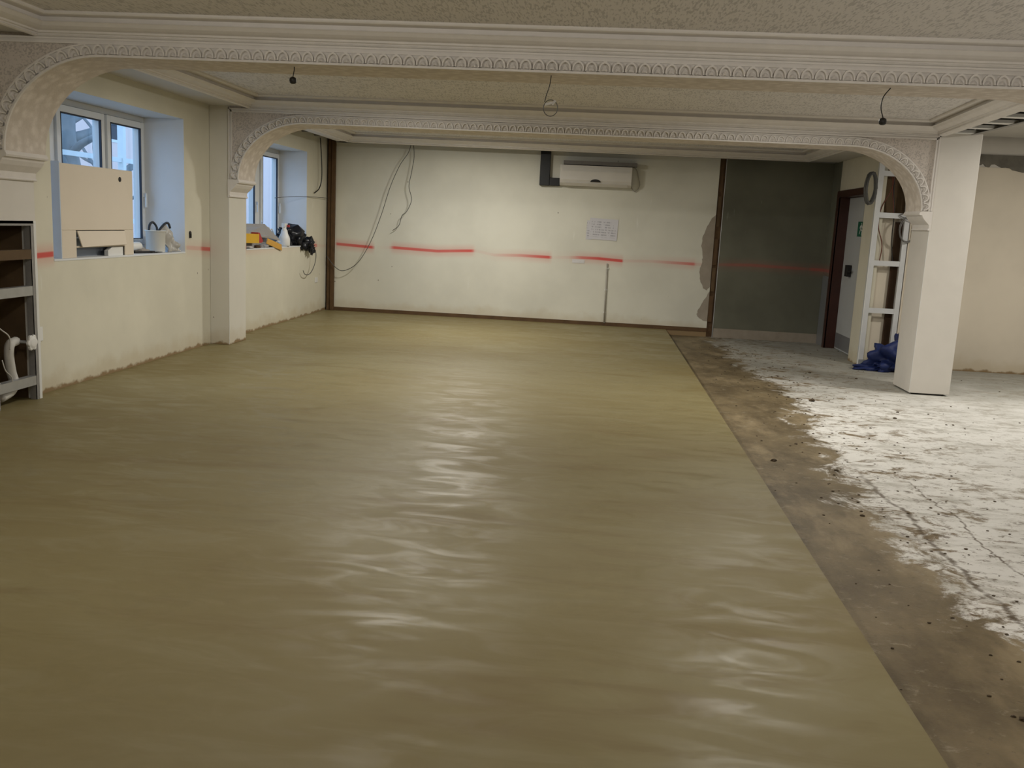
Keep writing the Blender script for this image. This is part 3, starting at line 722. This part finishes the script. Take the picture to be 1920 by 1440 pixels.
o = mk('cable', 'cable_white', lambda b: tube(b, catmull([(-4.19, 6.17, .36), (-4.18, 6.19, .28), (-4.19, 6.27, .22), (-4.2, 6.28, .16), (-4.2, 6.2, .15), (-4.2, 6.12, .22)]), .004), None, True); tag(o, 'thin white cable loop low in the stripped pilaster', 'cable')
o = mk('wall_box', 'white', lambda b: [box(b, XL, XL+.012, 6.70, 6.80, .42, .53), box(b, XL+.012, XL+.03, 6.66, 6.74, .41, .425)], None, bevel=.003); tag(o, 'small white blank plate on left wall beside the valve', 'wall plate')
o = mk('wall_box', 'white', lambda b: [box(b, XL, XL+.012, 13.83, 13.95, .46, .54)], None, bevel=.003); tag(o, 'tiny white socket plate on left wall near the far corner', 'wall plate')
o = mk('screw_plug', 'metal_dull', lambda b: [lathe(b, (4.50, 12.138, .97), [(.03, -.012), (.03, 0), (.02, .003)], 12, True, 'y')], None); tag(o, 'small grey plug on beige partition right of the column', 'wall plug')

# ------------------------------------------------------------------ air conditioner, trunking, notices
ac = thing('air_conditioner', 'white wall air conditioner high on the back wall', 'air conditioner', (-.1, YW, 2.1))
def ac_body(bm):
    pr3 = [(0, 2.10), (-.10, 2.105), (-.165, 2.14), (-.19, 2.19), (-.195, 2.36), (-.18, 2.405), (-.02, 2.415), (0, 2.41)]
    prism(bm, [(-.645, YW+y, z) for y, z in pr3], (1.075, 0, 0))
mk('body', 'ac', ac_body, ac, bevel=.006)
mk('top_grille', 'ac_dark', lambda b: box(b, -.60, .50, YW-.16, YW-.02, 2.416, 2.47), ac)
mk('front_slot', 'ac_dark', lambda b: box(b, -.615, .40, YW-.1965, YW-.190, 2.318, 2.36), ac) if False else None
for k in range(3):
    mk('louvre', 'plaster_flat', lambda b: obox(b, (-.107, YW-.196, 2.36-.018*k), (1, 0, 0), (0, 1, 0), (0, 0, 1), 1.01, .006, .013), ac)
mk('outlet_flap', 'ac', lambda b: obox(b, (-.107, YW-.150, 2.127), (1, 0, 0), (0, .8, -.6), (0, .6, .8), .96, .07, .008), ac)
def badge(bm):
    prism(bm, [(-.107+.078*math.cos(a), YW-.1965, 2.166+.042*math.sin(a)) for a in [PI*i/10 for i in range(11)]], (0, .004, 0))
mk('badge', 'dark', badge, ac)
tr = thing('trunking', 'black angled cable trunking beside the air conditioner', 'trunking', (-.9, YW, 2.1))
mk('vertical_run', 'black_trunk', lambda b: box(b, -.955, -.803, YW-.09, YW, 2.09, 2.66), tr, bevel=.006)
mk('horizontal_run', 'black_trunk', lambda b: box(b, -.803, -.646, YW-.085, YW, 2.092, 2.21), tr, bevel=.006)
o = mk('cable', 'cable_pale', lambda b: tube(b, catmull([(.44, YW-.02, 2.42), (.50, YW-.02, 2.38), (.53, YW-.02, 2.28), (.56, YW-.02, 2.15), (.50, YW-.02, 2.06), (.45, YW-.02, 2.10), (.43, YW-.02, 2.14)]), .006), None, True); tag(o, 'pale cable loop at right end of the air conditioner', 'cable')
def sheet_at(name, x0, x1, z0, z1, mat, label, tilt=0., y=YW-.004):
    me = bmesh.new(); w_, h_ = (x1-x0)/2, (z1-z0)/2
    box(me, -w_, w_, -.0015, 0, -h_, h_)
    o = link(name, me, mat); o.location = ((x0+x1)/2, y, (z0+z1)/2); o.rotation_euler = (0, tilt, 0); return tag(o, label, 'notice')
sheet_at('paper_notice', -.155, .275, 1.315, 1.635, 'paper', 'printed paper notice taped on the back wall above red line', .03, YW-.006)
sheet_at('paper_notice', -.20, -.10, 1.31, 1.60, 'paper', 'sheet mostly hidden behind the printed notice', .03, YW-.002)
M['sticker'] = plain('pale_sticker', (.66, .64, .64), .5, .06, 20)
sheet_at('sticker', -.39, -.20, .945, 1.0, 'sticker', 'small pale sticker just under the red line', 0.)
pc = thing('conduit', 'thin pale vertical conduit on the lower back wall', 'conduit', (.155, YW, 0))
mk('tube', 'cable_pale', lambda b: tube(b, [(.150, YW-.016, .96), (.162, YW-.016, .04)], .012, 10), pc, True)
for z in (.2, .55, .88): mk('clip', 'white', lambda b: box(b, .135, .175, YW-.022, YW, z, z+.018), pc)

# ------------------------------------------------------------------ wires on the back wall
def wire(pts, r, mat, label, seg=6):
    o = mk('cable', mat, lambda b: tube(b, catmull(pts), r, seg), None, True); tag(o, label, 'cable'); return o
yb = YW-.16
wire([(-2.93, yb, 2.62), (-2.97, yb, 2.48), (-3.10, yb, 2.28), (-3.24, yb, 1.95), (-3.36, yb, 1.55), (-3.52, yb, 1.12), (-3.72, yb, .78), (-3.95, yb+.03, .64), (-4.10, yb+.06, .69), (-4.24, yb+.08, .85)], 0.0055, 'cable_grey', 'long grey cable sweeping across the back wall to the corner timber')
wire([(-2.90, yb+.02, 2.62), (-2.88, yb, 2.42), (-2.91, yb, 2.20), (-2.945, yb, 1.98), (-2.90, yb, 1.78), (-2.97, yb, 1.60), (-3.05, yb+.03, 1.53), (-3.10, yb+.06, 1.38), (-3.20, yb+.08, 1.30)], 0.0055, 'cable_grey', 'shorter grey cable hanging beside the long sweeping one')
wire([(-4.24, 13.9, 2.62), (-4.22, 13.9, 2.35), (-4.21, 13.9, 2.05), (-4.23, 13.85, 1.88), (-4.26, 13.7, 1.80)], .008, 'cable_black', 'black cable hanging beside the far left corner timber')
wire([(-4.20, 13.46, 1.00), (-4.17, 13.52, .92), (-4.18, 13.50, .76), (-4.2, 13.35, .63), (-4.22, 13.18, .62), (-4.22, 13.08, .68)], .006, 'cable_grey', 'thin cable curling below the bag on the far sill')
wire([(-4.22, 14.28, 1.745), (-4.25, 13.6, 1.74), (-4.285, 13.37, 1.735), (-4.45, 13.15, 1.72), (-4.6, 12.95, 1.69)], .004, 'cable_grey', 'thin taut wire from far window to the corner timber')

# ------------------------------------------------------------------ loose lamp leads under the nearest beam
zs = 2.462
def lead(x, y, L, bend, label):
    r = thing('lamp_lead', label, 'lamp holder', (x, y, zs))
    pts = [(x+bend[0], y, zs), (x+bend[1], y, zs-L*.3), (x+bend[2], y, zs-L*.65), (x, y, zs-L)]
    mk('flex', 'cable_black', lambda b: tube(b, catmull(pts), .0035), r, True)
    mk('holder', 'cable_black', lambda b: lathe(b, (x, y, zs-L-.022), [(.010, -.022), (.021, -.016), (.0245, 0), (.021, .016), (.008, .023)], 16), r, True)
lead(-2.115, 6.30, .066, (.008, .008, .004), 'black lamp holder on short flex at left under the nearest beam')
lead(1.757, 6.30, .185, (.026, -.012, -.020), 'black lamp holder on long curved flex at right under the nearest beam')
r = thing('lamp_lead', 'clear ring lamp fitting on thin wire at centre of the nearest beam', 'lamp holder', (-.38, 6.25, zs))
mk('flex', 'cable_black', lambda b: tube(b, catmull([(-.378, 6.28, zs), (-.385, 6.28, 2.40), (-.402, 6.28, 2.34), (-.412, 6.28, 2.295)]), .003), r, True)
mk('ring', 'cable_grey', lambda b: tube(b, [(-.372+.047*math.cos(a), 6.29, 2.258+.052*math.sin(a)) for a in [2*PI*i/28 for i in range(28)]], .0028, 6, True), r, True)
mk('fitting', 'clear', lambda b: [obox(b, (-.385, 6.285, 2.285), (1, 0, .3), (0, 1, 0), (-.3, 0, 1), .05, .02, .014), obox(b, (-.352, 6.285, 2.293), (1, 0, -.8), (0, 1, 0), (.8, 0, 1), .016, .012, .035)], r)

# ------------------------------------------------------------------ near sill: casing, bucket, sheet
cs = thing('heater_casing', 'large beige casing with black badge standing on the near window sill', 'casing', (-4.37, 7.72, 1.044))
bx0, bx1, by0, by1, bz0, bz1 = -4.405, -4.285, 7.13, 8.29, 1.044, 1.80
def cas(bm):
    t_ = .012
    box(bm, bx0, bx1-t_, by0, by0+t_, bz0, bz1); box(bm, bx0, bx1-t_, by1-t_, by1, bz0, bz1); box(bm, bx0, bx1-t_, by0+t_, by1-t_, bz1-t_, bz1)
    # front skin around slot and foot opening
    box(bm, bx1-t_, bx1, by0, by1, 1.27, bz1); box(bm, bx1-t_, bx1, by0, 7.34, bz0, 1.27); box(bm, bx1-t_, bx1, 8.13, by1, bz0, 1.27)
    box(bm, bx1-t_, bx1, 7.34, 8.13, 1.125, 1.14)
mk('shell', 'casing', cas, cs, bevel=.005)
M['daylit_blue'] = plain('daylit_blue_panel', (.66, .73, .82), .5, .03, 4)  # window daylight on the casing side, put into the colour
mk('daylit_side_panel', 'daylit_blue', lambda b: box(b, bx0-.03, bx1-.001, by0-.008, by0-.0005, bz0, bz1+.012), cs)
mk('back_panel', 'casing_in', lambda b: box(b, bx0, bx0+.006, by0+.012, by1-.012, bz0, bz1-.012), cs)
mk('flap', 'casing', lambda b: prism(b, [(bx1-.004, 7.35, 1.262), (bx1+.016, 7.39, 1.13), (bx1+.016, 8.12, 1.14), (bx1-.004, 8.12, 1.262)], (.008, 0, .002)), cs)
mk('foot_block', 'white', lambda b: prism(b, [(bx1-.05, 7.86, bz0), (bx1-.05, 8.12, bz0), (bx1-.05, 8.12, 1.12), (bx1-.05, 7.93, 1.12), (bx1-.05, 7.86, 1.09)], (.035, 0, 0)), cs)
mk('badge', 'dark', lambda b: lathe(b, (bx1, 8.06, 1.715), [(.022, 0), (.022, .004), (.018, .006)], 16, True, 'x'), cs)
bu = thing('bucket', 'white plastic bucket on the near window sill', 'bucket', (-4.42, 8.955, 1.044))
mk('tub', 'bucket', lambda b: lathe(b, (-4.40, 8.955, 1.046), [(.085, 0), (.088, .004), (.094, .2), (.099, .203), (.099, .212), (.092, .212), (.088, .02), (.01, .012)], 28), bu, True)
mk('rim', 'bucket', lambda b: tube(b, [(-4.40+.099*math.cos(a), 8.955+.099*math.sin(a), 1.255) for a in [2*PI*i/28 for i in range(28)]], .006, 6, True), bu, True)
st = thing('tool_strap', 'dark straps sticking up out of the white bucket', 'strap', (-4.42, 9.0, 1.25))
for pts in ([(-4.44, 8.89, 1.18), (-4.45, 8.93, 1.30), (-4.45, 9.0, 1.335), (-4.43, 9.04, 1.29), (-4.42, 9.03, 1.22)], [(-4.40, 8.98, 1.20), (-4.40, 9.05, 1.27), (-4.38, 9.12, 1.325), (-4.37, 9.17, 1.33), (-4.36, 9.19, 1.28)]):
    mk('strap', 'strap', lambda b: tube(b, catmull(pts), .012, 6), st, True)
def crumple(bm, c, rx_, ry_, rz_, seed): blob(bm, c, (rx_, ry_, rz_), 3, .5, seed)
def drape(bm):
    nu, nv = 22, 14; G = []
    for i in range(nu+1):
        u = i/nu; y = 9.02+.315*u; top = 1.235+.10*math.exp(-((u-.38)/.22)**2)-.10*max(0, u-.6)/.4
        col_ = []
        for j in range(nv+1):
            v = j/nv; z = 1.047+(top-1.047)*v
            x = -4.345+.028*math.sin(u*17+v*3)+.016*math.sin(u*31-v*7)+.018*math.sin(v*9+u*5)-.05*v+.035*(1-v)
            col_.append(bm.verts.new((min(x, -4.288), y+.012*math.sin(v*8+u*4), z)))
        G.append(col_)
    for i in range(nu):
        for j in range(nv): bm.faces.new((G[i][j], G[i+1][j], G[i+1][j+1], G[i][j+1]))
o = mk('plastic_sheet', 'sheet', drape, None, True)
so = o.modifiers.new('thickness', 'SOLIDIFY'); so.thickness = .004
tag(o, 'crumpled grey plastic sheet between white bucket and window reveal', 'plastic sheet')
o = mk('paper_roll', 'white', lambda b: lathe(b, (-4.40, 8.50, 1.11), [(.012, -.11), (.038, -.11), (.04, -.1), (.04, .1), (.038, .11), (.012, .11)], 18, True, 'y'), None, True); tag(o, 'white paper roll lying between beige casing and bucket', 'roll')
o = mk('putty_knife', 'cable_black', lambda b: [obox(b, (-4.36, 8.62, 1.056), (.3, 1, 0), (1, -.3, 0), (0, 0, 1), .26, .05, .02), obox(b, (-4.33, 8.78, 1.052), (.1, 1, 0), (1, -.1, 0), (0, 0, 1), .18, .07, .006)], None, bevel=.003); tag(o, 'dark scraper lying flat at foot of the white bucket', 'scraper')
o = mk('rag', 'grey_card', lambda b: blob(b, (-4.42, 8.62, 1.066), (.06, .10, .03), 3, .5, 31), None, True); tag(o, 'small grey rag beside the white roll', 'rag')
o = mk('wall_hook', 'dark', lambda b: [lathe(b, (XL, 9.47, 1.235), [(.02, 0), (.022, .006), (.016, .014)], 12, True, 'x'), box(b, XL, XL+.02, 9.455, 9.475, 1.185, 1.23)], None); tag(o, 'small dark hook on left wall beside near window', 'hook')

# ------------------------------------------------------------------ far sill: cards, bottle, bag
zs2 = 1.036
cb = thing('yellow_box', 'yellow box with red edge on the far window sill', 'box', (-4.36, 11.4, zs2))
def rot(o, x, y, z): pass
mk('carton', 'yellow', lambda b: obox(b, (-4.345, 11.28, 1.158), (.10, 1, -.02), (1, -.10, 0), (0, .02, 1), .42, .09, .115), cb)
mk('red_end', 'redcard', lambda b: prism(b, [(-4.29, 11.475, 1.23), (-4.285, 11.52, 1.225), (-4.28, 11.63, 1.12), (-4.28, 11.575, 1.10), (-4.285, 11.495, 1.10)], (-.09, 0, 0)), cb)
def gboard(bm):
    for q in ([(-4.6, 11.1, 1.33), (-4.47, 12.2, 1.33), (-4.33, 12.0, 1.17), (-4.36, 11.1, 1.21)], [(-4.47, 12.2, 1.33), (-4.42, 12.50, 1.17), (-4.32, 12.36, 1.13), (-4.33, 12.0, 1.17)]):
        prism(bm, q, (0, 0, -.018))
    box(bm, -4.62, -4.42, 11.1, 12.1, 1.036, 1.16)
o = mk('grey_board', 'grey_card', gboard, None); tag(o, 'grey flat cardboard leaning behind the yellow box', 'cardboard')
o = mk('orange_card', 'orange', lambda b: prism(b, [(-4.268, 11.77, 1.155), (-4.262, 12.28, 1.065), (-4.258, 12.28, .985), (-4.266, 11.72, 1.088)], (-.012, 0, 0)), None); tag(o, 'folded orange yellow card hanging over the far sill edge', 'card')
for k, (y, z, s, m, lab) in enumerate(((11.22, 1.045, (.10, .26, .03), 'sticker', 'white paper scrap under the yellow box'), (11.55, 1.05, (.08, .2, .04), 'timber', 'brown scrap beneath red end of the yellow box'), (11.80, 1.06, (.10, .18, .05), 'sticker', 'pale crumpled paper between the yellow box and orange card'), (11.98, 1.05, (.07, .16, .04), 'cable_black', 'dark scrap beneath the orange card'), (12.33, 1.10, (.05, .06, .03), 'white', 'small white scrap left of the spray bottle'))):
    o = mk('scrap', m, lambda b: blob(b, (-4.33, y, z), tuple(q/2 for q in s), 2, .5, 40+k), None)
    for vv in o.data.vertices: vv.co.z = max(vv.co.z, zs2)
    tag(o, lab, 'scrap', 'scraps on the far sill')
sb = thing('spray_bottle', 'white spray bottle standing on the far sill', 'bottle', (-4.33, 12.58, zs2))
mk('bottle', 'white', lambda b: lathe(b, (-4.33, 12.58, zs2), [(.07, 0), (.078, .01), (.078, .10), (.07, .13), (.05, .17), (.04, .22), (.028, .235), (.028, .26)], 22), sb, True)
mk('trigger_head', 'white', lambda b: [box(b, -4.355, -4.305, 12.53, 12.64, zs2+.26, zs2+.31), obox(b, (-4.33, 12.53, zs2+.235), (1, 0, 0), (0, 1, .6), (0, -.6, 1), .018, .015, .07)], sb, bevel=.006)
mk('nozzle', 'redcard', lambda b: lathe(b, (-4.30, 12.62, zs2+.275), [(.018, 0), (.018, .03)], 10, True, 'x'), sb)
bag = mk('bin_bag', 'bag', lambda b: [blob(b, c, (r*.9, r*1.15, r), 3, .7, 50+i) for i, (c, r) in enumerate((((-4.43, 12.82, 1.16), .10), ((-4.41, 12.95, 1.17), .12), ((-4.37, 13.12, 1.14), .12), ((-4.31, 13.25, 1.09), .105), ((-4.22, 13.36, 1.03), .085), ((-4.21, 13.43, .98), .065)))], None, True)
for vv in bag.data.vertices:
    if vv.co.z < zs2 and vv.co.x < XL+.01: vv.co.z = zs2
    vv.co.y = min(vv.co.y, 13.385) if vv.co.x < XL else vv.co.y
    if vv.co.x < XL and vv.co.y > 13.385: vv.co.y = 13.385
tag(bag, 'shiny black bin bag slumped over the far sill edge', 'bag')
def tangle(bm):
    rnd = random.Random(8)
    for k in range(4):
        pts = [(-4.50+rnd.uniform(-.03, .03), 12.15+i*.11+rnd.uniform(-.03, .03), 1.33-.03*i+rnd.uniform(-.05, .05)) for i in range(5)]
        tube(bm, catmull(pts), .007, 5)
o = mk('clear_hose', 'white', tangle, None, True); tag(o, 'tangle of clear hose behind the spray bottle', 'hose')

# ------------------------------------------------------------------ rubble on the old floor
def rubble(bm):
    rnd = random.Random(11)
    for _ in range(420):
        if rnd.random() < .55: y = rnd.uniform(2.6, 13); x = rnd.gauss(1.75+.02*y, .28)
        else: y = rnd.uniform(3, 13.6); x = rnd.uniform(1.3, 5)
        if x < 1.15: continue
        s = rnd.uniform(.003, .008)*(1.8 if rnd.random() < .06 else 1)
        g = bmesh.ops.create_icosphere(bm, subdivisions=1, radius=s)
        for vv in g['verts']:
            vv.co = Vector((vv.co.x*rnd.uniform(.8, 1.9), vv.co.y*rnd.uniform(.7, 1.3), vv.co.z*.7))+Vector((x, y, ZF+s*.35))
o = mk('rubble', 'rubble', rubble); tag(o, 'brown crumbs of rubble scattered on the dusty old floor', 'rubble', None, 'stuff')
def chip(x, y, s, label):
    o = mk('stone_chip', 'rubble', lambda b: blob(b, (x, y, ZF+s*.4), (s, s*.8, s*.6), 2, .5, int(x*100))); tag(o, label, 'stone chip', 'larger chips on the old floor')
chip(2.18, 9.15, .026, 'upright brown chip on white dust near the brown strip end')
chip(1.34, 6.55, .018, 'dark chip on the brown strip beside the screed')

# ------------------------------------------------------------------ outdoors
struct('ground', 'ground', lambda b: box(b, -40, -4.9, -10, 60, -.5, -.4), 'pale paving outside the windows')
bd = thing('brick_house', 'pink brick house seen through the left windows', 'building', (-17, 26, -.4))
mk('wall', 'brick', lambda b: box(b, -22, -17, 12, 52, -.4, 7.5), bd)
mk('roof', 'roof_tile', lambda b: prism(b, [(-16.6, 11.5, 7.5), (-22.5, 11.5, 7.5), (-19.5, 11.5, 10)], (0, 41, 0)), bd)
for y in (17, 21.5, 26, 30.5, 35, 39.5):
    for z in (.6, 3.6):
        wf = mk('window', 'upvc', lambda b: box(b, -17.04, -16.98, y, y+1.5, z, z+1.7), bd)
        mk('pane', 'gasket', lambda b: [box(b, -16.985, -16.97, y+.1, y+.7, z+.1, z+1.6), box(b, -16.985, -16.97, y+.8, y+1.4, z+.1, z+1.6)], wf)
def tree(x, y, r, seed, label):
    rnd = random.Random(seed); t = thing('tree', label, 'tree', (x, y, -.4))
    mk('trunk', 'bark', lambda b: tube(b, catmull([(x, y, -.4), (x+.05, y+.1, 1.2), (x-.1, y-.05, 2.6), (x, y+.1, 5.)]), [r*1.2]*1+[r*(1.15-.03*i) for i in range(18)], 12), t, True)
    for k in range(9):
        z0 = 1.4+k*.28; a = rnd.uniform(0, 2*PI); l = rnd.uniform(1.2, 2.6)
        p0 = Vector((x, y, z0)); d = Vector((math.cos(a), math.sin(a), rnd.uniform(.4, .9)))
        pts = [p0, p0+d*l*.35+Vector((0, 0, rnd.uniform(-.1, .1))), p0+d*l*.7+Vector((rnd.uniform(-.2, .2), rnd.uniform(-.2, .2), 0)), p0+d*l]
        cp = catmull(pts, 4); mk('branch', 'bark', lambda b: tube(b, cp, [r*.32*(1-.8*i/(len(cp)-1)) for i in range(len(cp))], 6), t, True)
tree(-8.8, 14.95, .27, 1, 'leafless tree with thick trunk outside the near window')
tree(-10.2, 18.6, .14, 2, 'slender leafless tree outside behind the railing')
rl = thing('railing', 'pale outdoor railing seen through the near window', 'railing', (-7.5, 13, -.4))
for y in (10.4, 12.28, 14.16, 16.04, 17.92):
    mk('post', 'rail', lambda b: box(b, -7.55, -7.46, y, y+.09, -.4, 4.2 if y == 14.16 else 2.2), rl)
for z in (1.2, 2.14): mk('rail', 'rail', lambda b: box(b, -7.53, -7.48, 9.5, 18.5, z, z+.07), rl)
